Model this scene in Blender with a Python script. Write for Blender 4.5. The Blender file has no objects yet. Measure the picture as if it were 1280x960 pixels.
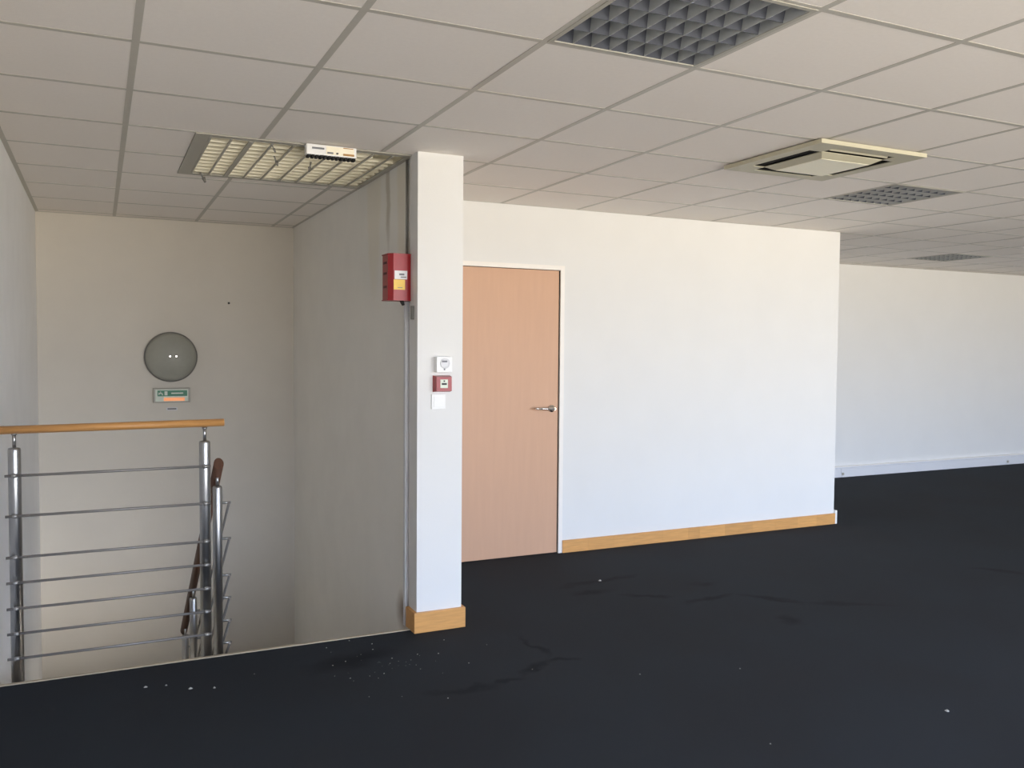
import bpy, bmesh, math, random
from mathutils import Vector, Matrix
random.seed(7)
S = bpy.context.scene
COL = S.collection

# ------------------------------------------------------------------ camera
cam = bpy.data.cameras.new('camera')
co = bpy.data.objects.new('camera', cam)
COL.objects.link(co)
r_ = Vector((0.9035151, -0.42848846, 0.00762274))
u_ = Vector((0.01118712, 0.04136276, 0.99908156))
f_ = Vector((0.42841022, 0.9026, -0.04216543))
m = Matrix((r_, u_, -f_)).transposed().to_4x4()
m.translation = Vector((-0.1212, -3.1557, 1.4895))
co.matrix_world = m
cam.sensor_fit = 'HORIZONTAL'
cam.sensor_width = 36.0
cam.lens = 36.0 * 1088.8 / 1280.0
cam.clip_start = 0.05
S.camera = co

# ------------------------------------------------------------------ sky: pale blue above, sunlit pale ground below the horizon
w = bpy.data.worlds.new('world')
S.world = w
w.use_nodes = True
nt = w.node_tree
for n in list(nt.nodes):
    nt.nodes.remove(n)
tc = nt.nodes.new('ShaderNodeTexCoord')
sx = nt.nodes.new('ShaderNodeSeparateXYZ')
rp = nt.nodes.new('ShaderNodeValToRGB')
mr = nt.nodes.new('ShaderNodeMapRange')
bg = nt.nodes.new('ShaderNodeBackground')
ow = nt.nodes.new('ShaderNodeOutputWorld')
nt.links.new(tc.outputs['Generated'], sx.inputs[0])
nt.links.new(sx.outputs['Z'], mr.inputs[0])
mr.inputs[1].default_value = -1
mr.inputs[2].default_value = 1
nt.links.new(mr.outputs[0], rp.inputs[0])
e = rp.color_ramp.elements
e[0].position = 0.0
e[0].color = (1.12, 1.04, 0.92, 1)
e[1].position = 0.49
e[1].color = (1.12, 1.04, 0.92, 1)
k = e.new(0.51)
k.color = (0.88, 1.0, 1.20, 1)
k = e.new(0.75)
k.color = (0.95, 1.2, 1.75, 1)
k = e.new(1.0)
k.color = (0.9, 1.2, 1.8, 1)
nt.links.new(rp.outputs[0], bg.inputs[0])
bg.inputs[1].default_value = 9.5
nt.links.new(bg.outputs[0], ow.inputs[0])

WINS = [(-0.1, 2.4), (2.6, 5.2), (5.4, 8.0), (8.2, 10.6), (10.8, 13.0)]    # window openings in the rear wall
WZ = (0.12, 2.38)
YR = -4.5
for a, b in WINS:                                   # light portals in the openings, they only guide the sky's sampling
    L = bpy.data.lights.new('window_portal', 'AREA')
    L.shape = 'RECTANGLE'
    L.size = b - a
    L.size_y = WZ[1] - WZ[0]
    L.cycles.is_portal = True
    o = bpy.data.objects.new('window_portal', L)
    o.location = ((a + b) / 2, YR - 0.16, (WZ[0] + WZ[1]) / 2)
    o.rotation_euler = (math.pi / 2, 0, 0)
    COL.objects.link(o)

L = bpy.data.lights.new('window_portal', 'AREA')
L.shape = 'RECTANGLE'
L.size = 1.64
L.size_y = 1.2
L.cycles.is_portal = True
o = bpy.data.objects.new('window_portal', L)
o.location = (0.42, 0.95, -2.05)
o.rotation_euler = (math.pi / 2, 0, 0)
COL.objects.link(o)

S.view_settings.view_transform = 'Standard'
S.view_settings.look = 'None'
S.view_settings.gamma = 1
S.view_settings.use_curve_mapping = False
S.view_settings.exposure = 0.0


# ------------------------------------------------------------------ materials
def srgb(c):
    f = lambda v: v / 12.92 if v <= 0.04045 else ((v + 0.055) / 1.055) ** 2.4
    return (f(c[0] / 255), f(c[1] / 255), f(c[2] / 255), 1)


def mat(name, rgb, rough=0.6, metal=0.0, var=0.05, scale=30, bump=0.0, bscale=200, stretch=(1, 1, 1), rnd=0.0, spec=0.5):
    m = bpy.data.materials.new(name)
    m.use_nodes = True
    n = m.node_tree
    p = n.nodes['Principled BSDF']
    p.inputs['Roughness'].default_value = rough
    p.inputs['Metallic'].default_value = metal
    p.inputs['Specular IOR Level'].default_value = spec
    t = n.nodes.new('ShaderNodeTexCoord')
    mp = n.nodes.new('ShaderNodeMapping')
    mp.inputs['Scale'].default_value = stretch
    n.links.new(t.outputs['Object'], mp.inputs[0])
    nz = n.nodes.new('ShaderNodeTexNoise')
    nz.inputs['Scale'].default_value = scale
    nz.inputs['Detail'].default_value = 4
    n.links.new(mp.outputs[0], nz.inputs[0])
    cr = n.nodes.new('ShaderNodeMapRange')
    cr.inputs[1].default_value = 0.3
    cr.inputs[2].default_value = 0.7
    cr.inputs[3].default_value = 1 - var
    cr.inputs[4].default_value = 1 + var
    n.links.new(nz.outputs[0], cr.inputs[0])
    last = cr.outputs[0]
    if rnd:
        oi = n.nodes.new('ShaderNodeObjectInfo')
        r2 = n.nodes.new('ShaderNodeMapRange')
        r2.inputs[3].default_value = 1 - rnd
        r2.inputs[4].default_value = 1 + rnd
        n.links.new(oi.outputs['Random'], r2.inputs[0])
        mu = n.nodes.new('ShaderNodeMath')
        mu.operation = 'MULTIPLY'
        n.links.new(last, mu.inputs[0])
        n.links.new(r2.outputs[0], mu.inputs[1])
        last = mu.outputs[0]
    hs = n.nodes.new('ShaderNodeHueSaturation')
    hs.inputs['Color'].default_value = srgb(rgb)
    n.links.new(last, hs.inputs['Value'])
    n.links.new(hs.outputs[0], p.inputs['Base Color'])
    if bump:
        b = n.nodes.new('ShaderNodeBump')
        b.inputs['Strength'].default_value = bump
        b.inputs['Distance'].default_value = 0.002
        bn = n.nodes.new('ShaderNodeTexNoise')
        bn.inputs['Scale'].default_value = bscale
        n.links.new(mp.outputs[0], bn.inputs[0])
        n.links.new(bn.outputs[0], b.inputs['Height'])
        n.links.new(b.outputs[0], p.inputs['Normal'])
    m['out'] = 1
    return m


class NW:
    """small helper for adding masks to a material in object coordinates"""
    def __init__(s, m):
        s.n = m.node_tree
        s.p = s.n.nodes['Principled BSDF']
        s.tc = s.n.nodes.new('ShaderNodeTexCoord')

    def math(s, op, a, b=None, clamp=False):
        q = s.n.nodes.new('ShaderNodeMath')
        q.operation = op
        q.use_clamp = clamp
        for i, v in enumerate((a, b)):
            if v is None:
                continue
            if isinstance(v, (int, float)):
                q.inputs[i].default_value = v
            else:
                s.n.links.new(v, q.inputs[i])
        return q.outputs[0]

    def warped(s, scale, amount):
        nz = s.n.nodes.new('ShaderNodeTexNoise')
        nz.inputs['Scale'].default_value = scale
        nz.inputs['Detail'].default_value = 4
        s.n.links.new(s.tc.outputs['Object'], nz.inputs[0])
        v = s.n.nodes.new('ShaderNodeVectorMath')
        v.operation = 'MULTIPLY_ADD'
        s.n.links.new(nz.outputs['Color'], v.inputs[0])
        v.inputs[1].default_value = (amount,) * 3
        v2 = s.n.nodes.new('ShaderNodeVectorMath')
        v2.operation = 'SUBTRACT'
        s.n.links.new(s.tc.outputs['Object'], v2.inputs[0])
        v2.inputs[1].default_value = (amount / 2,) * 3
        s.n.links.new(v2.outputs[0], v.inputs[2])
        return v.outputs[0]

    def ellipse(s, vec, c, rad, rot=0, soft=0.5):
        mp = s.n.nodes.new('ShaderNodeMapping')
        mp.vector_type = 'TEXTURE'
        mp.inputs['Location'].default_value = c
        mp.inputs['Rotation'].default_value = (0, 0, rot)
        mp.inputs['Scale'].default_value = rad
        s.n.links.new(vec, mp.inputs[0])
        l = s.n.nodes.new('ShaderNodeVectorMath')
        l.operation = 'LENGTH'
        s.n.links.new(mp.outputs[0], l.inputs[0])
        m_ = s.n.nodes.new('ShaderNodeMapRange')
        m_.inputs[1].default_value = 1
        m_.inputs[2].default_value = 1 - soft
        s.n.links.new(l.outputs['Value'], m_.inputs[0])
        return m_.outputs[0]

    def blend(s, fac, rgb, k=1.0):
        src = s.p.inputs['Base Color'].links[0].from_socket
        mx = s.n.nodes.new('ShaderNodeMix')
        mx.data_type = 'RGBA'
        s.n.links.new(s.math('MULTIPLY', fac, k), mx.inputs[0])
        s.n.links.new(src, mx.inputs[6])
        mx.inputs[7].default_value = srgb(rgb)
        s.n.links.new(mx.outputs[2], s.p.inputs['Base Color'])


M = {}
M['wall'] = mat('wall_paint', (226, 225, 222), 0.75, var=0.012, scale=3, bump=0.12, bscale=120)
M['stairwall'] = mat('stair_wall_paint', (220, 213, 201), 0.8, var=0.02, scale=4, bump=0.25, bscale=70)
M['stairside'] = mat('stair_side_paint', (242, 239, 232), 0.8, var=0.02, scale=4, bump=0.25, bscale=70)
M['leftwall'] = mat('left_wall_plaster', (248, 247, 245), 0.8, var=0.02, scale=5, bump=0.5, bscale=40)
M['tile'] = mat('ceiling_tile_board', (245, 238, 230), 0.9, var=0.012, scale=60, bump=0.3, bscale=400, rnd=0.012)
M['grid'] = mat('ceiling_grid_metal', (194, 189, 178), 0.5, var=0.02)
M['slab'] = mat('plenum_board', (150, 148, 145), 0.9)
M['carpet'] = mat('charcoal_carpet', (44, 48, 53), 0.95, var=0.16, scale=260, bump=0.8, bscale=500, spec=0.18)
M['beech'] = mat('beech_veneer', (204, 161, 130), 0.5, var=0.018, scale=6, stretch=(6, 6, 0.5))
M['pine'] = mat('varnished_pine', (208, 152, 86), 0.45, var=0.09, scale=10, stretch=(1, 8, 10), rnd=0.08)
M['rail'] = mat('varnished_oak_rail', (198, 144, 84), 0.4, var=0.1, scale=8, stretch=(1, 12, 12), bump=0.1)
M['darkrail'] = mat('dark_oak_rail', (88, 58, 42), 0.5, var=0.1, scale=8, stretch=(12, 1, 1))
M['steel'] = mat('brushed_steel', (178, 178, 178), 0.32, 1.0, var=0.04, scale=40, stretch=(10, 10, 1))
M['rod'] = mat('dull_steel_rod', (140, 136, 132), 0.5, 0.6, var=0.04)
M['clipm'] = mat('dull_steel_clip', (170, 168, 165), 0.45, 0.8)
M['chrome'] = mat('chrome', (215, 210, 205), 0.15, 1.0, var=0.01)
M['white'] = mat('white_plastic', (238, 238, 236), 0.4, var=0.01)
M['frame'] = mat('white_gloss_paint', (238, 233, 226), 0.4, var=0.01)
M['trunk'] = mat('grey_white_trunking', (222, 222, 224), 0.5, var=0.01)
M['grey'] = mat('grey_plastic', (120, 118, 112), 0.5, var=0.02)
M['dark'] = mat('dark_recess', (26, 25, 24), 0.8, var=0.05)
M['red'] = mat('red_enamel', (152, 36, 42), 0.35, var=0.03)
M['maroon'] = mat('dark_maroon', (84, 24, 26), 0.6)
M['yellow'] = mat('yellow_sticker', (235, 196, 92), 0.5)
M['alu'] = mat('satin_aluminium', (186, 188, 186), 0.5, 0.25, var=0.03)
M['alu3'] = mat('blade_floor_reflection', (66, 69, 78), 0.5, 0.3, var=0.02)  # cross blades, the dark floor's reflection put into their colour
M['alu2'] = mat('satin_housing', (110, 112, 114), 0.45, 0.6, var=0.03)
M['cream'] = mat('cream_enamel', (250, 243, 220), 0.5, var=0.03)
M['flange'] = mat('grey_flange', (176, 172, 160), 0.5, var=0.02)
M['ac'] = mat('ac_cream_plastic', (192, 186, 162), 0.5, var=0.01)
M['acp'] = mat('ac_pale_panel', (255, 250, 226), 0.5, var=0.01)
M['dome'] = mat('opal_dome', (160, 159, 148), 0.38, var=0.02, spec=0.2)
M['nosing'] = mat('beige_edge_trim', (188, 172, 148), 0.5, var=0.06)
M['step'] = mat('stair_concrete', (150, 144, 136), 0.8, var=0.05)
M['flake'] = mat('white_flake', (176, 174, 168), 0.8, var=0.1)
M['green'] = mat('green_sign_film', (30, 120, 82), 0.4)
M['print'] = mat('grey_print', (120, 122, 128), 0.6)
M['black'] = mat('black_print', (40, 38, 38), 0.6)
M['brown'] = mat('brown_box_end', (176, 132, 74), 0.6)
M['pale'] = mat('pale_film', (214, 222, 206), 0.4)
M['orange'] = mat('orange_indicator', (235, 150, 96), 0.4)
M['orange'].node_tree.nodes['Principled BSDF'].inputs['Emission Color'].default_value = (1, 0.35, 0.12, 1)
M['orange'].node_tree.nodes['Principled BSDF'].inputs['Emission Strength'].default_value = 0.5

# carpet: dark damp marks and scuffs, each with a shape of its own
q = NW(M['carpet'])
wv = q.warped(9, 0.16)
SM = [((1.30, 0.30, 0), (0.22, 0.05, 1), -0.1), ((1.53, 0.30, 0), (0.12, 0.035, 1), 0.1), ((1.71, 0.40, 0), (0.15, 0.045, 1), 0.45),
      ((1.83, 0.66, 0), (0.03, 0.20, 1), 0.05), ((1.86, 0.44, 0), (0.09, 0.03, 1), 0), ((3.15, 0.98, 0), (0.26, 0.045, 1), 0.1),
      ((3.50, 0.82, 0), (0.24, 0.05, 1), -1.0), ((3.85, 0.55, 0), (0.32, 0.05, 1), -0.5), ((3.30, 0.47, 0), (0.09, 0.09, 1), 0),
      ((2.58, 1.38, 0), (0.18, 0.06, 1), 0), ((3.33, 1.25, 0), (0.10, 0.06, 1), 0), ((2.85, 1.17, 0), (0.2, 0.04, 1), -0.5),
      ((5.40, 0.70, 0), (0.25, 0.06, 1), -0.9), ((2.75, 1.58, 0), (0.4, 0.05, 1), 0.1), ((0.95, 0.85, 0), (0.3, 0.12, 1), 0.3)]
acc = None
for c, rd, ro in SM:
    el = q.ellipse(wv, c, rd, ro, 0.7)
    acc = el if acc is None else q.math('MAXIMUM', acc, el)
q.blend(acc, (25, 25, 27), 0.75)
nz = q.n.nodes.new('ShaderNodeTexNoise')
nz.inputs['Scale'].default_value = 1.3
nz.inputs['Detail'].default_value = 5
q.n.links.new(q.tc.outputs['Object'], nz.inputs[0])
bf = q.n.nodes.new('ShaderNodeMapRange')
bf.inputs[1].default_value = 0.42
bf.inputs[2].default_value = 0.62
q.n.links.new(nz.outputs[0], bf.inputs[0])
q.blend(bf.outputs[0], (42, 43, 46), 0.5)

# left wall: whiter patch with a wavy edge low down
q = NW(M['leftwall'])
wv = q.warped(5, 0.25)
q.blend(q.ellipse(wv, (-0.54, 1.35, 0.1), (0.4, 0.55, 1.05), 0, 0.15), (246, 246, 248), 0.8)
# stairwell side wall: old paint bands near the top and a brown stain in the bottom corner
q = NW(M['stairside'])
wv = q.warped(6, 0.08)
q.blend(q.ellipse(wv, (1.378, 1.36, 0.03), (0.3, 0.16, 0.13), 0, 0.8), (120, 88, 52), 0.8)
q.blend(q.ellipse(wv, (1.378, 1.42, 2.42), (0.3, 0.10, 0.8), 0, 0.4), (236, 228, 210), 0.6)
q.blend(q.ellipse(wv, (1.378, 1.95, 2.42), (0.3, 0.16, 0.7), 0, 0.3), (236, 228, 210), 0.45)
q.blend(q.ellipse(wv, (1.378, 1.66, 2.42), (0.3, 0.05, 0.45), 0, 0.5), (178, 168, 150), 0.6)

# clear pane
g = bpy.data.materials.new('window_glass')
g.use_nodes = True
n = g.node_tree
n.nodes.remove(n.nodes['Principled BSDF'])
tr = n.nodes.new('ShaderNodeBsdfTransparent')
gl = n.nodes.new('ShaderNodeBsdfGlossy')
gl.inputs['Roughness'].default_value = 0.02
fr = n.nodes.new('ShaderNodeFresnel')
mx = n.nodes.new('ShaderNodeMixShader')
n.links.new(fr.outputs[0], mx.inputs[0])
n.links.new(tr.outputs[0], mx.inputs[1])
n.links.new(gl.outputs[0], mx.inputs[2])
n.links.new(mx.outputs[0], n.nodes['Material Output'].inputs[0])
M['glass'] = g


# ------------------------------------------------------------------ mesh helpers
class MB:
    def __init__(s):
        s.b = bmesh.new()

    def box(s, x0, x1, y0, y1, z0, z1, bev=0, mi=0):
        vs = [s.b.verts.new(p) for p in [(x0, y0, z0), (x1, y0, z0), (x1, y1, z0), (x0, y1, z0), (x0, y0, z1), (x1, y0, z1), (x1, y1, z1), (x0, y1, z1)]]
        fs = [s.b.faces.new([vs[i] for i in f]) for f in [(0, 3, 2, 1), (4, 5, 6, 7), (0, 1, 5, 4), (1, 2, 6, 5), (2, 3, 7, 6), (3, 0, 4, 7)]]
        for f in fs:
            f.material_index = mi
        if bev:
            es = list({e for f in fs for e in f.edges})
            bmesh.ops.bevel(s.b, geom=es, offset=bev, segments=2, affect='EDGES', profile=0.7)
        return s

    def prism(s, poly, z0, z1, mi=0):
        """poly in plan (x, y), extruded in z"""
        lo = [s.b.verts.new((x, y, z0)) for x, y in poly]
        hi = [s.b.verts.new((x, y, z1)) for x, y in poly]
        k = len(poly)
        fs = [s.b.faces.new(lo[::-1]), s.b.faces.new(hi)]
        for i in range(k):
            fs.append(s.b.faces.new([lo[i], lo[(i + 1) % k], hi[(i + 1) % k], hi[i]]))
        for f in fs:
            f.material_index = mi
        return s

    def hexa(s, v8):
        vs = [s.b.verts.new(p) for p in v8]
        for f in [(0, 3, 2, 1), (4, 5, 6, 7), (0, 1, 5, 4), (1, 2, 6, 5), (2, 3, 7, 6), (3, 0, 4, 7)]:
            s.b.faces.new([vs[i] for i in f])
        return s

    def tube(s, p, q, r, seg=16, r2=None, ry=None):
        p, q = Vector(p), Vector(q)
        d = (q - p).normalized()
        up = Vector((0, 0, 1)) if abs(d.z) < 0.9 else Vector((1, 0, 0))
        a = d.cross(up).normalized()
        b = a.cross(d)
        r2 = r if r2 is None else r2
        A, B = [], []
        for i in range(seg):
            t = 2 * math.pi * i / seg
            o = a * math.cos(t) + b * math.sin(t) * ((ry / r) if ry else 1)
            A.append(s.b.verts.new(p + o * r))
            B.append(s.b.verts.new(q + o * r2))
        s.b.faces.new(A)
        s.b.faces.new(B[::-1])
        for i in range(seg):
            f = s.b.faces.new([A[i], B[i], B[(i + 1) % seg], A[(i + 1) % seg]])
            f.smooth = True
        return s

    def lathe(s, prof, c, axis, seg=48):
        """prof = [(r, h)], axis 'x','y','z' direction of h"""
        rings = []
        for r, h in prof:
            ring = []
            for i in range(seg):
                t = 2 * math.pi * i / seg
                u, v = r * math.cos(t), r * math.sin(t)
                o = {'y': (u, h, v), 'x': (h, u, v), 'z': (u, v, h)}[axis]
                ring.append(s.b.verts.new(Vector(c) + Vector(o)))
            rings.append(ring)
        for a, b in zip(rings, rings[1:]):
            for i in range(seg):
                f = s.b.faces.new([a[i], a[(i + 1) % seg], b[(i + 1) % seg], b[i]])
                f.smooth = True
        s.b.faces.new(rings[0])
        s.b.faces.new(rings[-1])
        return s

    def build(s, name, m, parent=None, origin=None):
        bmesh.ops.remove_doubles(s.b, verts=s.b.verts, dist=1e-6)
        bmesh.ops.recalc_face_normals(s.b, faces=s.b.faces)
        me = bpy.data.meshes.new(name)
        if origin is not None:
            bmesh.ops.translate(s.b, verts=s.b.verts, vec=-Vector(origin))
        s.b.to_mesh(me)
        s.b.free()
        for x in (m if isinstance(m, list) else [m]):
            me.materials.append(x)
        o = bpy.data.objects.new(name, me)
        COL.objects.link(o)
        if origin is not None:
            o.location = origin
        if parent:
            o.parent = parent
            base = Vector((0, 0, 0)) if origin is None else Vector(origin)
            pw = Vector((0, 0, 0))
            q_ = parent
            while q_:
                pw += q_.location
                q_ = q_.parent
            o.location = base - pw
        return o


def thing(name, label, cat, loc=(0, 0, 0), group=None):
    o = bpy.data.objects.new(name, None)
    o.empty_display_size = 0.05
    COL.objects.link(o)
    o.location = loc
    o['label'] = label
    o['category'] = cat
    if group:
        o['group'] = group
    return o


def tag(o, label, cat, group=None):
    o['label'] = label
    o['category'] = cat
    if group:
        o['group'] = group
    return o


def struct(o, label=None):
    o['kind'] = 'structure'
    if label:
        o['label'] = label
    return o


# ------------------------------------------------------------------ main dimensions
H = 2.482
XL, XR, XE, XFAR = -0.54, 1.378, 5.56, 13.2      # stair left wall, stair right wall, end of box room, right wall
YS, YC, YD, YB = 1.166, 1.103, 2.36, 4.335       # stair edge, column face, door wall, back wall
YF = 4.365
ZB, ZT = -2.8, 2.75

# ------------------------------------------------------------------ floor
f = MB()
f.box(XL, XFAR, YR, YS, -0.3, 0)
f.box(1.60, XFAR, YS, YF, -0.3, 0)
fl = struct(f.build('floor', M['carpet']), 'dark charcoal carpet floor with damp marks and scuffs')
f = MB()
f.box(XL, 1.355, YS - 0.014, YS + 0.004, -0.03, 0.004)
struct(f.build('trim_1', M['nosing']), 'thin beige metal edge strip along the stair opening')
f = MB()
f.box(XL, XR, YS + 0.0005, YS + 0.003, -0.3, -0.031)
f.box(XL, -0.40, YS - 0.15, YS - 0.01, ZB, -0.3)
f.box(1.24, XR, YS - 0.15, YS - 0.01, ZB, -0.3)
f.box(-0.40, 1.24, YS - 0.15, YS - 0.01, ZB, ZB + 0.15)
f.box(-0.40, 1.24, YS - 0.15, YS - 0.01, -1.45, -0.3)
struct(f.build('wall_shaft', M['stairwall']), 'stairwell wall under the floor edge')
f = MB()
f.box(XL - 0.1, XR + 0.2, YS - 0.2, YB + 0.1, ZB - 0.2, ZB)
struct(f.build('floor_lower', M['step']), 'lower landing floor')

# ------------------------------------------------------------------ walls
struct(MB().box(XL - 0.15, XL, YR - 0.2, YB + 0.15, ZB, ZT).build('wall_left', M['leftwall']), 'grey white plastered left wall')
struct(MB().box(XL, XR, YB, YB + 0.15, ZB, ZT).build('wall_back', M['stairwall']), 'stairwell back wall')
f = MB()
f.box(XR, 1.60, 1.225, YB + 0.15, ZB, ZT)
struct(f.build('wall_stair_side', M['stairside']), 'right hand stairwell wall with faded paint bands')
f = MB()
f.box(1.36, 1.61, YC, 1.225, -0.3, ZT)
struct(f.build('wall_column', M['wall']), 'white square column at the corner of the stairwell')
DX0, DX1, DZ = 2.04, 2.885, 2.05
f = MB()
f.box(1.60, DX0 - 0.02, YD, YD + 0.1, 0, ZT)
f.box(DX0 - 0.02, DX1 + 0.004, YD, YD + 0.1, DZ + 0.01, ZT)
f.box(DX1 + 0.004, XE, YD, YD + 0.1, 0, ZT)
f.box(XE - 0.1, XE, YD + 0.1, YF, 0, ZT)
struct(f.build('wall_middle', M['wall']), 'white partition wall with the door')
struct(MB().box(1.60, XFAR, YF, YF + 0.15, 0, ZT).build('wall_far', M['wall']), 'white far wall of the office')
struct(MB().box(XFAR, XFAR + 0.2, YR - 0.2, YF + 0.15, 0, ZT).build('wall_right', M['wall']), 'white right wall')
f = MB()
edges = [XL] + [v for w_ in WINS for v in w_] + [XFAR]
for i in range(0, len(edges), 2):
    f.box(edges[i], edges[i + 1], YR - 0.2, YR, 0, ZT)
for a, b in WINS:
    f.box(a, b, YR - 0.2, YR, 0, WZ[0])
    f.box(a, b, YR - 0.2, YR, WZ[1], ZT)
struct(f.build('wall_rear', M['wall']), 'rear wall with windows')
for i, (a, b) in enumerate(WINS):
    wn = bpy.data.objects.new('window_%d' % (i + 1), None)
    COL.objects.link(wn)
    wn.location = ((a + b) / 2, YR - 0.1, WZ[0])
    struct(wn, 'white framed window in the rear wall')
    f = MB()
    for x0, x1 in ((a, a + 0.05), ((a + b) / 2 - 0.03, (a + b) / 2 + 0.03), (b - 0.05, b)):
        f.box(x0, x1, YR - 0.13, YR - 0.07, WZ[0], WZ[1])
    for x0, x1 in ((a + 0.05, (a + b) / 2 - 0.03), ((a + b) / 2 + 0.03, b - 0.05)):
        f.box(x0, x1, YR - 0.13, YR - 0.07, WZ[0], WZ[0] + 0.05)
        f.box(x0, x1, YR - 0.13, YR - 0.07, WZ[1] - 0.05, WZ[1])
    f.build('window_frame', M['frame'], wn)
    for x0, x1 in ((a + 0.05, (a + b) / 2 - 0.03), ((a + b) / 2 + 0.03, b - 0.05)):
        f = MB()
        f.box(x0, x1, YR - 0.101, YR - 0.097, WZ[0] + 0.05, WZ[1] - 0.05)
        f.build('pane', M['glass'], wn)

wn = bpy.data.objects.new('window_6', None)  # unseen glazed opening, added to brighten the stairwell walls
COL.objects.link(wn)
wn.location = (0.42, YS - 0.08, ZB + 0.15)
struct(wn, 'unseen glazed opening added at the foot of the stairs')
f = MB()
for x0, x1 in ((-0.40, -0.35), (1.19, 1.24)):
    f.box(x0, x1, YS - 0.11, YS - 0.05, ZB + 0.15, -1.45)
f.box(-0.35, 1.19, YS - 0.11, YS - 0.05, ZB + 0.15, ZB + 0.2)
f.box(-0.35, 1.19, YS - 0.11, YS - 0.05, -1.5, -1.45)
f.build('window_frame', M['frame'], wn)
MB().box(-0.35, 1.19, YS - 0.083, YS - 0.079, ZB + 0.2, -1.5).build('pane', M['glass'], wn)

# ------------------------------------------------------------------ ceiling: slab, boards and grid
ceil = struct(MB().box(XL - 0.15, XFAR + 0.15, YR - 0.2, YF + 0.15, ZT, ZT + 0.1).build('ceiling', M['slab']),
              'suspended ceiling of square white boards')
T = 0.6
L0 = (0.30, XR, 1.20, 2.27)
HOLES = [L0, (1.2, 1.8, -1.2, -0.6), (4.2, 4.8, 0.6, 1.2), (7.8, 8.4, 3.0, 3.6), (3.0, 3.6, 0.0, 0.6),
         (XR, 1.60, 1.225, 9), (1.36, 1.61, YC, 1.225), (1.60, XE, YD, 9)]


def cut(rects, hole):
    out = []
    hx0, hx1, hy0, hy1 = hole
    for x0, x1, y0, y1 in rects:
        if hx0 >= x1 - 1e-6 or hx1 <= x0 + 1e-6 or hy0 >= y1 - 1e-6 or hy1 <= y0 + 1e-6:
            out.append((x0, x1, y0, y1))
            continue
        if hx0 > x0:
            out.append((x0, hx0, y0, y1))
        if hx1 < x1:
            out.append((hx1, x1, y0, y1))
        a, b = max(x0, hx0), min(x1, hx1)
        if hy0 > y0:
            out.append((a, b, y0, hy0))
        if hy1 < y1:
            out.append((a, b, hy1, y1))
    return [r for r in out if r[1] - r[0] > 0.004 and r[3] - r[2] > 0.004]


def visible(x0, x1, y0, y1):
    C_ = Vector((-0.1212, -3.1557, 1.4895))
    for x in (x0, (x0 + x1) / 2, x1):
        for y in (y0, (y0 + y1) / 2, y1):
            d = Vector((x, y, H)) - C_
            z = d.dot(f_)
            if z > 0.1:
                u, v = 640 + 1088.8 * d.dot(r_) / z, 480 - 1088.8 * d.dot(u_) / z
                if -20 < u < 1300 and -20 < v < 980:
                    return True
    return False


rest = MB()
full_mesh = None
G = 0.009      # half the visible flange of the grid
for i in range(-1, 22):
    for j in range(-10, 8):
        rc = [(max(i * T + G, XL), min((i + 1) * T - G, XFAR), max(j * T + G, YR), min((j + 1) * T - G, YF))]
        rc = [r for r in rc if r[1] - r[0] > 0.01 and r[3] - r[2] > 0.01]
        for h in HOLES:
            rc = cut(rc, h)
        if not rc:
            continue
        if visible(i * T, i * T + T, j * T, j * T + T):
            dz = random.uniform(-0.0008, 0.0008)
            if len(rc) == 1 and abs(rc[0][1] - rc[0][0] - (T - 2 * G)) < 1e-4 and abs(rc[0][3] - rc[0][2] - (T - 2 * G)) < 1e-4:
                if full_mesh is None:
                    a = T / 2 - G
                    t0 = MB().box(-a, a, -a, a, 0, 0.015).build('ceiling_tile', M['tile'], ceil)
                    full_mesh = t0
                    o = t0
                else:
                    o = full_mesh.copy()
                    COL.objects.link(o)
                o.location = (i * T + T / 2, j * T + T / 2, H + 0.0015 + dz)
            else:
                b = MB()
                for r in rc:
                    b.box(r[0], r[1], r[2], r[3], H + 0.0015 + dz, H + 0.0165)
                b.build('ceiling_tile', M['tile'], ceil)
        else:
            for r in rc:
                rest.box(r[0], r[1], r[2], r[3], H + 0.0015, H + 0.0165)
o = rest.build('ceiling_tile', M['tile'], ceil)
o['kind'] = 'stuff'
SOL = HOLES[5:]
LH = HOLES[:5]
BW = 0.012
for i in range(0, 22):
    rc = [(i * T - BW, i * T + BW, YR, YF)]
    for h in SOL:
        rc = cut(rc, h)
    for h in LH:
        rc = cut(rc, (h[0] + 0.012, h[1] - 0.012, h[2] - (0.0 if h is not L0 else 0.0), h[3]) if h is not L0 else h)
    b = MB()
    for r in rc:
        b.box(r[0], r[1], r[2], r[3], H, H + 0.0012)
        if r[1] - r[0] > 0.02:
            b.box((r[0] + r[1]) / 2 - 0.001, (r[0] + r[1]) / 2 + 0.001, r[2], r[3], H + 0.0012, H + 0.03)
    if rc:
        b.build('grid_bar', M['grid'], ceil)
for j in range(-9, 8):
    rc = [(XL, XFAR, j * T - BW, j * T + BW)]
    for h in SOL:
        rc = cut(rc, h)
    for h in LH:
        rc = cut(rc, (h[0], h[1], h[2] + 0.012, h[3] - 0.012) if h is not L0 else h)
    b = MB()
    for r in rc:
        b.box(r[0], r[1], r[2], r[3], H + 0.0002, H + 0.0013)
    if rc:
        b.build('grid_bar', M['grid'], ceil)


def angle(x0, x1, y0, y1):
    MB().box(x0, x1, y0, y1, H - 0.0006, H + 0.0004).build('wall_angle', M['grid'], ceil)


angle(XL, XL + 0.024, YR, YB)
angle(XL + 0.024, XR, YB - 0.022, YB)
angle(XR - 0.022, XR, 2.29, YB - 0.022)
angle(1.61, XE, YD - 0.012, YD)
angle(XE, XFAR, YF - 0.015, YF)

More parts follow.
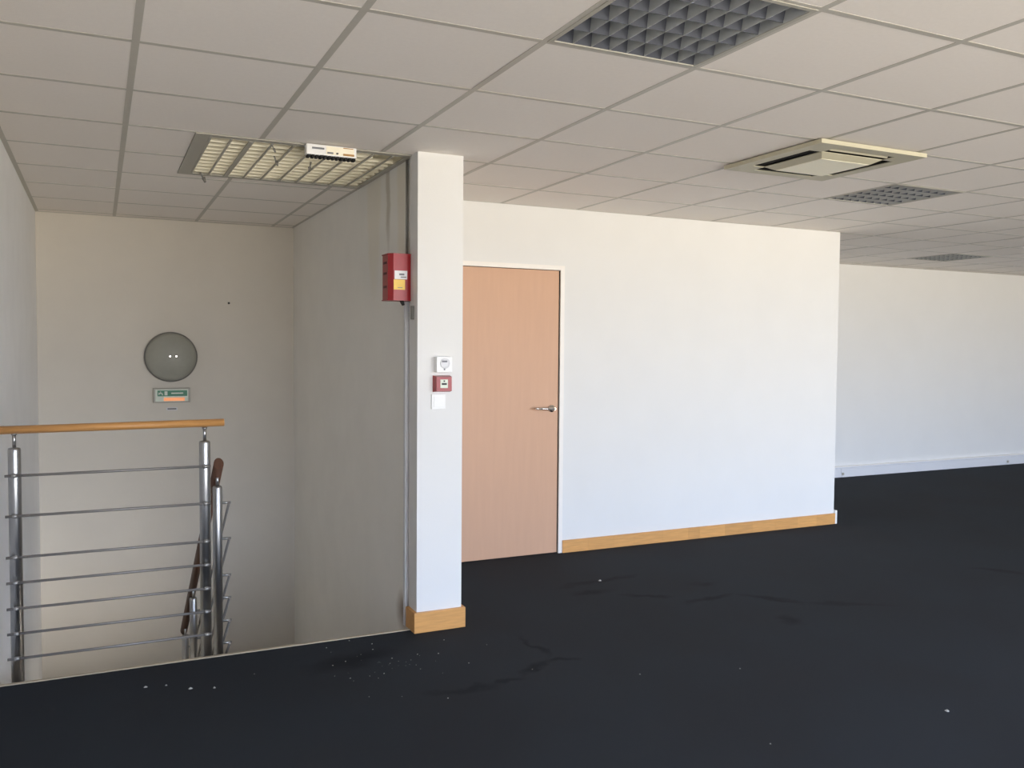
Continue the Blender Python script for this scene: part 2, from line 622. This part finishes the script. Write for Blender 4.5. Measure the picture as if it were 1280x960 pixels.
# ------------------------------------------------------------------ baseboards
bb = struct(MB().box(2.905, 5.57, YD - 0.004, YD, 0, 0.088).build('baseboard_middle', M['pine']), 'jointed pine baseboard under the white partition')
xs = [2.905, 3.12, 3.34, 3.52, 3.78, 4.02, 4.13, 4.38, 4.66, 4.90, 5.14, 5.35, 5.567]
for a, b in zip(xs, xs[1:]):
    MB().box(a + 0.0003, b - 0.0003, YD - 0.018, YD - 0.004, 0, 0.09).build('board', M['pine'], bb)
bs = struct(MB().box(XE, XE + 0.02, YD - 0.02, YF - 0.03, 0, 0.115, 0.002).build('baseboard_side', M['white']), 'white baseboard return at the partition end')
f = MB()
f.box(1.342, 1.628, YC - 0.018, YC, 0, 0.106, 0.002)
o = struct(f.build('baseboard_column', M['pine']), 'varnished pine baseboard around the column foot')
MB().box(1.342, 1.36, YC + 0.0005, 1.225, 0, 0.106).build('board', M['pine'], o)
MB().box(1.612, 1.628, YC + 0.0005, 1.225, 0, 0.106).build('board', M['pine'], o)
bf_ = MB()
xs = [XE + 0.025, 7.70, 10.62, XFAR]
o = struct(MB().box(XE + 0.022, XFAR, YF - 0.012, YF, 0, 0.118).build('baseboard_far', M['trunk']), 'white plastic trunking used as baseboard on the far wall')
for a, b in zip(xs, xs[1:]):
    MB().box(a, b - 0.003, YF - 0.030, YF - 0.012, 0.0, 0.104, 0.003).build('cover_strip', M['trunk'], o)
MB().box(XE + 0.022, XFAR, YF - 0.036, YF, 0.118, 0.130).build('ledge', M['frame'], o)
for x in (7.72, 10.64):
    MB().box(x - 0.012, x + 0.012, YF - 0.045, YF - 0.031, 0.025, 0.055, 0.003).build('cable_clip', M['flange'], o)

# ------------------------------------------------------------------ door
d = struct(thing('door_1', '', ''), 'closed beech door with chrome lever handle')
del d['category']
d.location = ((DX0 + DX1) / 2, YD, 0)
f = MB()
f.box(DX1 - 0.012, DX1 + 0.02, YD - 0.010, YD + 0.06, 0, DZ + 0.024)
f.box(DX0 - 0.02, DX0 + 0.012, YD - 0.010, YD + 0.06, 0, DZ + 0.024)
f.box(DX0 + 0.012, DX1 - 0.012, YD - 0.010, YD + 0.06, DZ - 0.008, DZ + 0.024)
f.build('door_frame', M['frame'], d)
f = MB()
f.box(DX0 + 0.015, DX1 - 0.016, YD + 0.006, YD + 0.046, 0.006, DZ - 0.012)
lf = f.build('door_leaf', M['beech'], d)
hd = MB()
hx, hz = 2.812, 1.052
hd.lathe([(0.026, 0.006), (0.026, -0.004), (0.022, -0.008), (0.010, -0.009), (0.010, -0.05)], (hx, YD, hz), 'y', 24)
hd.tube((hx + 0.002, YD - 0.045, hz), (hx - 0.13, YD - 0.045, hz + 0.004), 0.0095, 14)
hd.tube((hx - 0.128, YD - 0.045, hz + 0.004), (hx - 0.15, YD - 0.030, hz + 0.004), 0.0095, 14, 0.007)
hd.build('door_handle', M['chrome'], d)
MB().box(DX1 - 0.018, DX1 - 0.0122, YD + 0.002, YD + 0.05, 0.0, DZ - 0.01).build('door_seal', M['dark'], d)
MB().box(DX0 + 0.012, DX1 - 0.018, YD + 0.008, YD + 0.05, DZ - 0.0118, DZ - 0.0085).build('door_seal', M['dark'], d)


# ------------------------------------------------------------------ stairs
st = thing('staircase', 'concrete staircase going down beside the right stairwell wall', 'stairs', (0.87, YS, 0))
for i in range(1, 8):
    MB().box(0.37, XR - 0.002, YS + 0.004 + 0.25 * (i - 1), YS + 0.25 * i, -0.175 * i - 0.2, -0.175 * i).build('step', M['step'], st)
MB().box(XL + 0.002, XR - 0.002, 2.92, YB - 0.002, -1.6, -1.4).build('landing', M['step'], st)
for i in range(1, 8):
    MB().box(XL + 0.002, 0.33, 2.916 - 0.25 * i, 2.916 - 0.25 * (i - 1), -1.4 - 0.175 * i - 0.2, -1.4 - 0.175 * i).build('step', M['step'], st)

# ------------------------------------------------------------------ railings
YP = 1.200
rz = [0.915, 0.738, 0.557, 0.445, 0.331, 0.220, 0.110]
ra = thing('stair_railing', 'steel railing with pale oak handrail and seven bars across the stairwell edge', 'railing', (0, YP, -0.2))
f = MB()
f.tube((XL + 0.004, YP, 1.112), (0.418, YP, 1.119), 0.024, 24, ry=0.018)
f.build('handrail', M['rail'], ra)
for x in (-0.459, 0.330):
    f = MB().lathe([(0.0255, -0.2), (0.0255, 1.024), (0.0235, 1.032), (0.018, 1.034)], (x, YP, 0), 'z', 28)
    po = f.build('post', M['steel'], ra)
    MB().box(x - 0.03, x + 0.03, YS + 0.0035, YP - 0.02, -0.18, -0.08).build('bracket', M['steel'], po)
    f = MB()
    f.tube((x, YP, 1.034), (x, YP, 1.102), 0.0075, 14)
    f.tube((x, YP, 1.090), (x, YP, 1.098), 0.0115, 14)
    f.build('pin', M['steel'], ra)
    for z in rz:
        f = MB()
        f.tube((x - 0.010, YP - 0.034, z), (x + 0.010, YP - 0.034, z), 0.0092, 14)
        f.tube((x, YP - 0.027, z), (x, YP - 0.020, z), 0.006, 10)
        f.build('clip', M['clipm'], po)
for z in rz:
    f = MB()
    f.tube((XL + 0.045, YP - 0.034, z), (0.352, YP - 0.034, z + 0.001), 0.006, 12)
    f.build('rod', M['rod'], ra)

SL = -0.70
rb = thing('stair_railing', 'steel railing with dark oak handrail sloping down beside the stair flight', 'railing', (0.40, 1.27, -0.175))
RX = 0.395
yz = lambda y: 0.925 + SL * (y - 1.207)
f = MB()
dn = Vector((0, 1, SL)).normalized()
f.tube((RX, 1.215, yz(1.215)), (RX, 3.25, yz(3.25)), 0.023, 24, ry=0.031)
f.build('handrail', M['darkrail'], rb)
FL = lambda y: -1.4 if y > 2.92 else -0.175 * (int((y - YS) / 0.25) + 1)
for y in (1.275, 2.54, 3.14):
    zt = yz(y) - 0.075
    f = MB().lathe([(0.0225, FL(y)), (0.0225, zt - 0.008), (0.019, zt - 0.001), (0.014, zt)], (RX, y, 0), 'z', 24)
    po = f.build('post', M['steel'], rb)
    MB().tube((RX, y, zt), (RX, y, yz(y) - 0.02), 0.0075, 14).build('pin', M['steel'], rb)
    for z in rz:
        zz = z - 0.197 + SL * (y - 1.275)
        MB().tube((RX + 0.02, y, zz), (RX + 0.062, y, zz), 0.0065, 12).build('stub', M['steel'], po)
for z in rz:
    z0 = z - 0.197
    MB().tube((RX + 0.052, 1.262, z0), (RX + 0.052, 3.20, z0 + SL * 1.938), 0.006, 12).build('rod', M['rod'], rb)


# ------------------------------------------------------------------ recessed louvre luminaires
def luminaire(x0, y0, label, nx=8, ny=5):
    t = thing('ceiling_light', label, 'ceiling light', (x0 + 0.3, y0 + 0.3, H), 'square recessed louvre lights')
    a, b, c, d_ = x0 + 0.006, x0 + 0.594, y0 + 0.006, y0 + 0.594
    f = MB()
    f.box(a, b, c, c + 0.016, H - 0.002, H + 0.004)
    f.box(a, b, d_ - 0.016, d_, H - 0.002, H + 0.004)
    f.box(a, a + 0.016, c + 0.016, d_ - 0.016, H - 0.002, H + 0.004)
    f.box(b - 0.016, b, c + 0.016, d_ - 0.016, H - 0.002, H + 0.004)
    f.build('frame', M['flange'], t)
    f = MB()
    f.box(a, b, c, d_, H + 0.10, H + 0.105)
    f.box(a, a + 0.004, c, d_, H + 0.004, H + 0.10)
    f.box(b - 0.004, b, c, d_, H + 0.004, H + 0.10)
    f.box(a, b, c, c + 0.004, H + 0.004, H + 0.10)
    f.box(a, b, d_ - 0.004, d_, H + 0.004, H + 0.10)
    f.build('housing', M['alu2'], t)
    ax, bx, ay, by = a + 0.017, b - 0.017, c + 0.017, d_ - 0.017
    sx_, sy_ = (bx - ax) / nx, (by - ay) / ny
    d1, w1, w2 = 0.048, 0.022, 0.044
    for i in range(0, nx + 1):          # lengthwise V reflectors, narrow edge down
        x = ax + sx_ * i
        f = MB()
        lo, hi = H + 0.001, H + 0.001 + d1
        f.hexa([(x - 0.001, ay, lo), (x + 0.001, ay, lo), (x + 0.001, by, lo), (x - 0.001, by, lo),
                (x - w1 / 2, ay, hi), (x + w1 / 2, ay, hi), (x + w1 / 2, by, hi), (x - w1 / 2, by, hi)])
        f.build('long_blade', M['alu'], t)
    for j in range(0, ny + 1):
        y = ay + sy_ * j
        f = MB()
        lo, hi = H + 0.002, H + 0.002 + d1 * 0.8
        f.hexa([(ax, y - 0.001, lo), (bx, y - 0.001, lo), (bx, y + 0.001, lo), (ax, y + 0.001, lo),
                (ax, y - w2 / 2, hi), (bx, y - w2 / 2, hi), (bx, y + w2 / 2, hi), (ax, y + w2 / 2, hi)])
        f.build('cross_blade', M['alu3'], t)
    for k in range(4):
        x = a + 0.075 + k * 0.146
        MB().tube((x, c + 0.03, H + 0.078), (x, d_ - 0.03, H + 0.078), 0.013, 12).build('tube_lamp', M['white'], t)
    return t


luminaire(1.2, -1.2, 'large grey louvre ceiling light nearest the viewer at top centre')
luminaire(4.2, 0.6, 'grey louvre ceiling light just right of the ceiling air conditioner')
luminaire(7.8, 3.0, 'distant dark louvre ceiling light above the far wall')

# ------------------------------------------------------------------ damaged louvre over the stairwell
t = thing('ceiling_light', 'broad damaged cream louvre ceiling light above the stairwell', 'ceiling light', (0.84, 1.73, H))
x0, x1, y0, y1 = 0.302, XR - 0.004, 1.202, 2.268
f = MB()
f.box(x0, x0 + 0.068, y0, y1, H - 0.004, H + 0.004)
f.box(x0 + 0.068, x1, y0, y0 + 0.05, H - 0.004, H + 0.004)
f.box(x0 + 0.068, x1, y1 - 0.045, y1, H - 0.004, H + 0.004)
f.box(x1 - 0.03, x1, y0 + 0.05, y1 - 0.045, H - 0.004, H + 0.004)
f.build('frame', M['flange'], t)
f = MB()
f.box(x0, x1, y0, y1, H + 0.12, H + 0.125)
f.box(x0, x0 + 0.004, y0, y1, H + 0.004, H + 0.12)
f.box(x1 - 0.004, x1, y0, y1, H + 0.004, H + 0.12)
f.box(x0, x1, y0, y0 + 0.004, H + 0.004, H + 0.12)
f.box(x0, x1, y1 - 0.004, y1, H + 0.004, H + 0.12)
f.build('housing', M['cream'], t)
for i, x in enumerate([0.373, 0.468, 0.562, 0.663, 0.764, 0.868, 0.970, 1.070, 1.172, 1.275]):
    wd = 0.012 if i == 2 else 0.005
    MB().box(x - wd, x + wd, y0 + 0.05, y1 - 0.045, H - 0.006, H - 0.0005).build('long_blade', M['flange'], t)
for k in range(11):                     # sloped cream lamellae that catch the daylight
    y = y0 + 0.075 + k * 0.089
    if y > y1 - 0.06:
        break
    f = MB()
    xb = x1 - 0.035 if k not in (0, 1) else 1.20
    pr = [(0.0, 0.0), (0.0005, 0.008), (0.004, 0.016), (0.011, 0.023), (0.022, 0.028)]
    for (u0, h0), (u1, h1) in zip(pr, pr[1:]):
        f.hexa([(x0 + 0.07, y + u0, H + h0), (xb, y + u0, H + h0), (xb, y + u0 + 0.002, H + h0), (x0 + 0.07, y + u0 + 0.002, H + h0),
                (x0 + 0.07, y + u1, H + h1), (xb, y + u1, H + h1), (xb, y + u1 + 0.002, H + h1), (x0 + 0.07, y + u1 + 0.002, H + h1)])
    f.build('lamella', M['cream'], t)
# torn strips dangling from it
for (x, y, dx, dy, dz, wd) in [(0.42, 2.20, 0.03, 0.02, -0.05, 0.012), (0.72, 1.55, 0.02, 0.0, -0.05, 0.008), (0.93, 1.62, -0.01, 0.01, -0.05, 0.009), (0.66, 1.28, 0.02, 0.0, -0.04, 0.007)]:
    f = MB()
    f.tube((x, y, H + 0.002), (x + dx * 0.6, y + dy * 0.6, H + dz * 0.55), wd * 0.45, 8)
    f.tube((x + dx * 0.6, y + dy * 0.6, H + dz * 0.5), (x + dx, y + dy, H + dz), wd * 0.9, 8, wd * 0.5)
    f.build('torn_strip', M['grey'], t)
for (x, y) in [(1.30, 1.95), (1.31, 1.78), (1.30, 1.70), (1.31, 1.60)]:
    f = MB()
    f.hexa([(x - 0.03, y, H - 0.006), (x + 0.02, y, H - 0.006), (x + 0.02, y + 0.002, H - 0.006), (x - 0.03, y + 0.002, H - 0.006),
            (x - 0.035, y + 0.02, H + 0.03), (x + 0.03, y + 0.02, H + 0.03), (x + 0.03, y + 0.024, H + 0.03), (x - 0.035, y + 0.024, H + 0.03)])
    f.build('broken_lamella', M['cream'], t)

# box hanging at the near edge of that light
t = thing('battery_pack', 'white and cream printed box hanging under the stairwell ceiling light', 'box', (0.93, 1.19, 2.42))
MB().box(0.808, 1.058, 1.165, 1.215, 2.428, H - 0.003, 0.006).build('body', M['white'], t)
MB().box(0.905, 1.045, 1.1635, 1.1655, 2.434, H - 0.008).build('cream_label', M['cream'], t)['label'] = 'cream label'
for (a, b, z0_, z1_, mm) in [(0.835, 0.895, 2.455, 2.464, 'print'), (0.91, 0.94, 2.438, 2.446, 'print'), (0.955, 0.965, 2.438, 2.446, 'black'), (0.99, 1.045, 2.435, 2.445, 'brown'), (0.99, 1.04, 2.470, 2.474, 'brown')]:
    MB().box(a, b, 1.162, 1.1637, z0_, z1_).build('print_mark', M[mm], t)
f = MB()
for k in range(12):
    x = 0.815 + k * 0.0205
    f.box(x, x + 0.013, 1.168, 1.212, 2.416, 2.4275)
f.build('terminal_block', M['dark'], t)
MB().tube((0.94, 1.19, 2.474), (0.94, 1.214, H + 0.03), 0.004, 8).build('cable', M['grey'], t)

# ------------------------------------------------------------------ ceiling air conditioner
cx, cy = 3.30, 0.302
t = thing('air_conditioner', 'square cream four way ceiling air conditioner with pale centre panel', 'air conditioner', (cx, cy, H))
R_, si, so, sl = 0.352, 0.205, 0.283, 0.205
zb, zt = H - 0.024, H - 0.005
f = MB()
zt = zb + 0.004
for s in (-1, 1):
    a, b = sorted((s * so, s * (R_ - 0.006)))
    f.box(cx - R_ + 0.006, cx + R_ - 0.006, cy + a, cy + b, zb, zt)
    f.box(cx + a, cx + b, cy - so, cy + so, zb, zt)
    a, b = sorted((s * (R_ - 0.006), s * R_))
    f.box(cx - R_, cx + R_, cy + a, cy + b, zb, H - 0.004)
    f.box(cx + a, cx + b, cy - R_ + 0.006, cy + R_ - 0.006, zb, H - 0.004)
for sx_ in (-1, 1):
    for sy_ in (-1, 1):
        a, b = sorted((sx_ * sl, sx_ * so))
        c, d_ = sorted((sy_ * sl, sy_ * so))
        f.box(cx + a, cx + b, cy + c, cy + d_, zb, zt)
f.box(cx - si, cx + si, cy - si, cy + si, zb, zt)
f.build('fascia', M['ac'], t)
f = MB()
f.box(cx - 0.285, cx + 0.285, cy - 0.285, cy + 0.285, H + 0.06, H + 0.08)
for s in (-1, 1):
    a, b = sorted((s * 0.281, s * 0.285))
    f.box(cx - 0.285, cx + 0.285, cy + a, cy + b, zt, H + 0.06)
    f.box(cx + a, cx + b, cy - 0.285, cy + 0.285, zt, H + 0.06)
f.build('air_box', M['dark'], t)
f = MB()
a, b = 0.204, 0.166
f.hexa([(cx - b, cy - b, zb - 0.019), (cx + b, cy - b, zb - 0.019), (cx + b, cy + b, zb - 0.019), (cx - b, cy + b, zb - 0.019),
        (cx - a, cy - a, zb), (cx + a, cy - a, zb), (cx + a, cy + a, zb), (cx - a, cy + a, zb)])
f.build('centre_housing', M['ac'], t)
MB().box(cx - 0.162, cx + 0.162, cy - 0.162, cy + 0.162, zb - 0.021, zb - 0.019, 0.001).build('centre_panel', M['acp'], t)['label'] = 'pale centre panel'
for k in range(4):
    f = MB()
    f.hexa([(-sl + 0.01, -0.247, 0.004), (sl - 0.01, -0.247, 0.004), (sl - 0.01, -0.243, 0.001), (-sl + 0.01, -0.243, 0.001),
            (-sl + 0.01, -0.262, 0.028), (sl - 0.01, -0.262, 0.028), (sl - 0.01, -0.258, 0.03), (-sl + 0.01, -0.258, 0.03)])
    bmesh.ops.rotate(f.b, verts=f.b.verts, cent=(0, 0, 0), matrix=Matrix.Rotation(k * math.pi / 2, 3, 'Z'))
    bmesh.ops.translate(f.b, verts=f.b.verts, vec=(cx, cy, zb))
    f.build('flap', M['ac'] if k == 0 else M['dark'], t)

# ------------------------------------------------------------------ back wall of the stairwell
t = thing('wall_light', 'round grey glass bulkhead lamp on the stairwell back wall', 'wall light', (0.402, YB, 1.391))
MB().lathe([(0.196, -0.001), (0.200, -0.006), (0.200, -0.026), (0.192, -0.032), (0.150, -0.032)], (0.402, YB, 1.391), 'y', 64).build('base_ring', M['grey'], t)
pr = [(0.189, -0.031)] + [(0.189 * math.cos(a), -0.034 - 0.062 * math.sin(a)) for a in [math.radians(v) for v in range(5, 88, 6)]] + [(0.004, -0.0962)]
MB().lathe(pr, (0.402, YB, 1.391), 'y', 64).build('glass_dome', M['dome'], t)
for x in (0.390, 0.436):  # two small chrome discs near the middle of the dome
    MB().lathe([(0.012, -0.0915), (0.012, -0.099), (0.006, -0.103)], (x, YB, 1.397), 'y', 16).build('chrome_disc', M['chrome'], t)

t = thing('exit_sign', 'small green and white emergency exit sign glowing orange below the round lamp', 'sign', (0.405, YB, 1.084))
MB().box(0.266, 0.544, YB - 0.035, YB, 1.026, 1.142, 0.006).build('case', M['flange'], t)
MB().box(0.282, 0.528, YB - 0.038, YB - 0.035, 1.036, 1.132).build('diffuser', M['pale'], t)
MB().box(0.298, 0.520, YB - 0.0395, YB - 0.038, 1.078, 1.124).build('green_film', M['green'], t)['label'] = 'green sign film'
f = MB()
zc = 1.101
f.box(0.306, 0.312, YB - 0.0405, YB - 0.0395, zc - 0.012, zc + 0.006)
f.box(0.318, 0.324, YB - 0.0405, YB - 0.0395, zc + 0.006, zc + 0.014)
f.box(0.312, 0.334, YB - 0.0405, YB - 0.0395, zc - 0.004, zc + 0.004)
f.box(0.330, 0.338, YB - 0.0405, YB - 0.0395, zc - 0.015, zc - 0.004)
f.box(0.350, 0.372, YB - 0.0405, YB - 0.0395, zc - 0.016, zc + 0.016)
f.box(0.400, 0.490, YB - 0.0405, YB - 0.0395, zc - 0.005, zc + 0.005)
f.build('pictogram', M['pale'], t)
MB().box(0.345, 0.500, YB - 0.041, YB - 0.038, 1.040, 1.066, 0.0012).build('indicator_lamp', M['orange'], t)['label'] = 'orange indicator strip'
f = MB()
f.box(0.366, 0.448, YB - 0.002, YB, 0.962, 0.984)
o = f.build('wall_label', M['trunk'])
tag(o, 'tiny grey label stuck to the wall below the exit sign', 'label')
o2 = MB().box(0.374, 0.440, YB - 0.0027, YB - 0.002, 0.968, 0.979).build('print_mark', M['grey'], o)
f = MB()
f.lathe([(0.009, 0.0), (0.009, -0.004), (0.004, -0.012)], (0.851, YB, 1.834), 'y', 12)
tag(f.build('wall_plug', M['black']), 'small dark plug in the back wall right of the round lamp', 'wall plug')

# ------------------------------------------------------------------ red siren box beside the column
t = thing('fire_alarm_siren', 'tall red fire alarm siren with white and yellow stickers beside the column', 'alarm', (1.31, 1.25, 1.73))
MB().prism([(1.377, 1.224), (1.338, 1.198), (1.262, 1.198), (1.240, 1.226), (1.240, 1.318), (1.377, 1.318)], 1.733, 1.966).build('case', M['red'], t)
f = MB()
f.prism([(1.377, 1.220), (1.339, 1.194), (1.260, 1.194), (1.236, 1.225), (1.236, 1.321), (1.377, 1.321)], 1.966, 1.971)
f.prism([(1.377, 1.220), (1.339, 1.194), (1.260, 1.194), (1.236, 1.225), (1.236, 1.321), (1.377, 1.321)], 1.728, 1.733)
f.build('end_cap', M['red'], t)
f = MB()
for z in (1.925, 1.87, 1.80):
    f.box(1.2385, 1.2401, 1.245, 1.30, z - 0.006, z + 0.006)
f.build('sound_slots', M['maroon'], t)
MB().box(1.268, 1.336, 1.1965, 1.198, 1.838, 1.882).build('white_sticker', M['trunk'], t)['label'] = 'white sticker'
MB().box(1.263, 1.324, 1.1965, 1.198, 1.784, 1.836).build('yellow_sticker', M['yellow'], t)['label'] = 'yellow sticker'
f = MB()
f.box(1.292, 1.320, 1.196, 1.1965, 1.858, 1.868)
f.box(1.300, 1.330, 1.196, 1.1965, 1.846, 1.852)
f.box(1.284, 1.310, 1.196, 1.1965, 1.792, 1.796)
f.build('print_mark', M['print'], t)
MB().tube((1.318, 1.235, 1.728), (1.330, 1.245, 1.708), 0.011, 12, 0.008).build('cable_gland', M['black'], t)
tag(MB().tube((XR - 0.010, 1.300, 1.972), (XR - 0.010, 1.300, H - 0.005), 0.007, 12).build('conduit', M['grey']), 'thin grey pipe running from the red siren up to the ceiling', 'pipe')
f = MB()
f.box(XR - 0.022, XR, 1.284, 1.312, -0.02, 1.727)
tag(f.build('cable_trunking', M['trunk']), 'narrow pale cable trunking from the red siren down to the floor', 'trunking')
f = MB()
f.tube((1.3555, 1.165, 1.700), (1.3555, 1.165, 1.630), 0.012, 14)
tag(f.build('wall_clip', M['grey']), 'small grey clip on the column side below the red siren', 'clip')

# ------------------------------------------------------------------ devices on the column face
t = thing('alarm_sounder', 'white square alarm sounder at the top of three devices on the column', 'alarm', (1.494, YC, 1.355))
MB().box(1.452, 1.537, YC - 0.040, YC, 1.357, 1.438, 0.003).build('case', M['white'], t)
f = MB()
for a in range(3):
    rr = 0.012 + a * 0.008
f.lathe([(0.027, -0.0403), (0.027, -0.0425), (0.018, -0.0425), (0.018, -0.041)], (1.497, YC, 1.403), 'y', 24)
f.build('speaker_ring', M['trunk'], t)
MB().box(1.480, 1.508, YC - 0.0432, YC - 0.0424, 1.409, 1.418).build('print_mark', M['print'], t)
MB().prism([(1.490, YC - 0.0405), (1.498, YC - 0.0405), (1.498, YC - 0.040), (1.490, YC - 0.040)], 1.368, 1.380).build('indicator', M['print'], t)
t = thing('fire_call_point', 'red manual fire call point with white window, middle of three devices on the column', 'call point', (1.492, YC, 1.25))
f = MB()
f.hexa([(1.444, YC, 1.254), (1.540, YC, 1.254), (1.534, YC - 0.042, 1.260), (1.450, YC - 0.042, 1.260),
        (1.444, YC, 1.340), (1.540, YC, 1.340), (1.534, YC - 0.042, 1.334), (1.450, YC - 0.042, 1.334)])
f.build('case', M['red'], t)
MB().box(1.471, 1.512, YC - 0.0435, YC - 0.042, 1.276, 1.320).build('press_window', M['pale'], t)['label'] = 'white press window'
f = MB()
f.box(1.478, 1.506, YC - 0.0441, YC - 0.0435, 1.292, 1.302)
f.box(1.488, 1.496, YC - 0.0441, YC - 0.0435, 1.308, 1.316)
f.build('print_mark', M['black'], t)
t = thing('light_switch', 'white flush switch plate, lowest of three devices on the column', 'switch', (1.475, YC, 1.165))
MB().box(1.436, 1.512, YC - 0.010, YC, 1.166, 1.242, 0.002).build('plate', M['white'], t)
MB().box(1.446, 1.502, YC - 0.014, YC - 0.010, 1.176, 1.232, 0.002).build('rocker', M['white'], t)

# ------------------------------------------------------------------ bits on the carpet
def flake(x, y, s, seed):
    rr = random.Random(seed)
    f = MB()
    k = 6
    c0 = [(x + s * rr.uniform(0.6, 1) * math.cos(2 * math.pi * i / k), y + s * rr.uniform(0.6, 1) * math.sin(2 * math.pi * i / k)) for i in range(k)]
    lo = [f.b.verts.new((a, b, 0.0005)) for a, b in c0]
    top = f.b.verts.new((x, y, s * rr.uniform(0.5, 0.9)))
    f.b.faces.new(lo[::-1])
    for i in range(k):
        f.b.faces.new([lo[i], lo[(i + 1) % k], top])
    return f


FK = [(0.047, 0.892, 0.010, 'paint flake on the carpet, leftmost of four below the railing'),
      (0.130, 0.875, 0.007, 'faint paint flake on the carpet, second from left of four below the railing'),
      (0.222, 0.794, 0.011, 'brightest paint flake on the carpet, third from left of four below the railing'),
      (0.317, 0.761, 0.009, 'paint flake on the carpet, rightmost of four below the railing'),
      (2.763, 1.584, 0.014, 'single white paint flake on the carpet in front of the door'),
      (3.032, -0.732, 0.012, 'single paint flake on the carpet at lower right of the room')]
for i, (x, y, s, lb) in enumerate(FK):
    tag(flake(x, y, s, i).build('paint_flake', M['flake']), lb, 'flake', 'paint flakes on the carpet')
f = MB()
D = [(0.878, 1.062), (1.008, 1.12), (1.08, 0.947), (1.099, 1.026), (1.129, 0.792), (0.917, 0.841), (0.849, 0.814), (0.883, 0.627), (1.037, 0.62),
     (1.354, 0.762), (1.258, 0.793), (1.201, 0.239), (1.449, 0.935), (1.439, 0.583), (2.098, 0.132), (2.564, -0.001), (2.155, -0.661)]
for i, (x, y) in enumerate(D):
    b = flake(x, y, 0.0045, 50 + i)
    me = bpy.data.meshes.new('t')
    b.b.to_mesh(me)
    f.b.from_mesh(me)
    bpy.data.meshes.remove(me)
for i in range(34):
    a, rr = random.uniform(0, 6.28), random.gauss(0, 0.28)
    b = flake(1.1 + rr * math.cos(a), 0.72 + 0.8 * rr * math.sin(a), random.uniform(0.0015, 0.003), 100 + i)
    me = bpy.data.meshes.new('t')
    b.b.to_mesh(me)
    f.b.from_mesh(me)
    bpy.data.meshes.remove(me)
o = tag(f.build('dust_crumbs', M['flake']), 'scattered fine plaster crumbs on the carpet in front of the stairwell', 'debris')
o['kind'] = 'stuff'
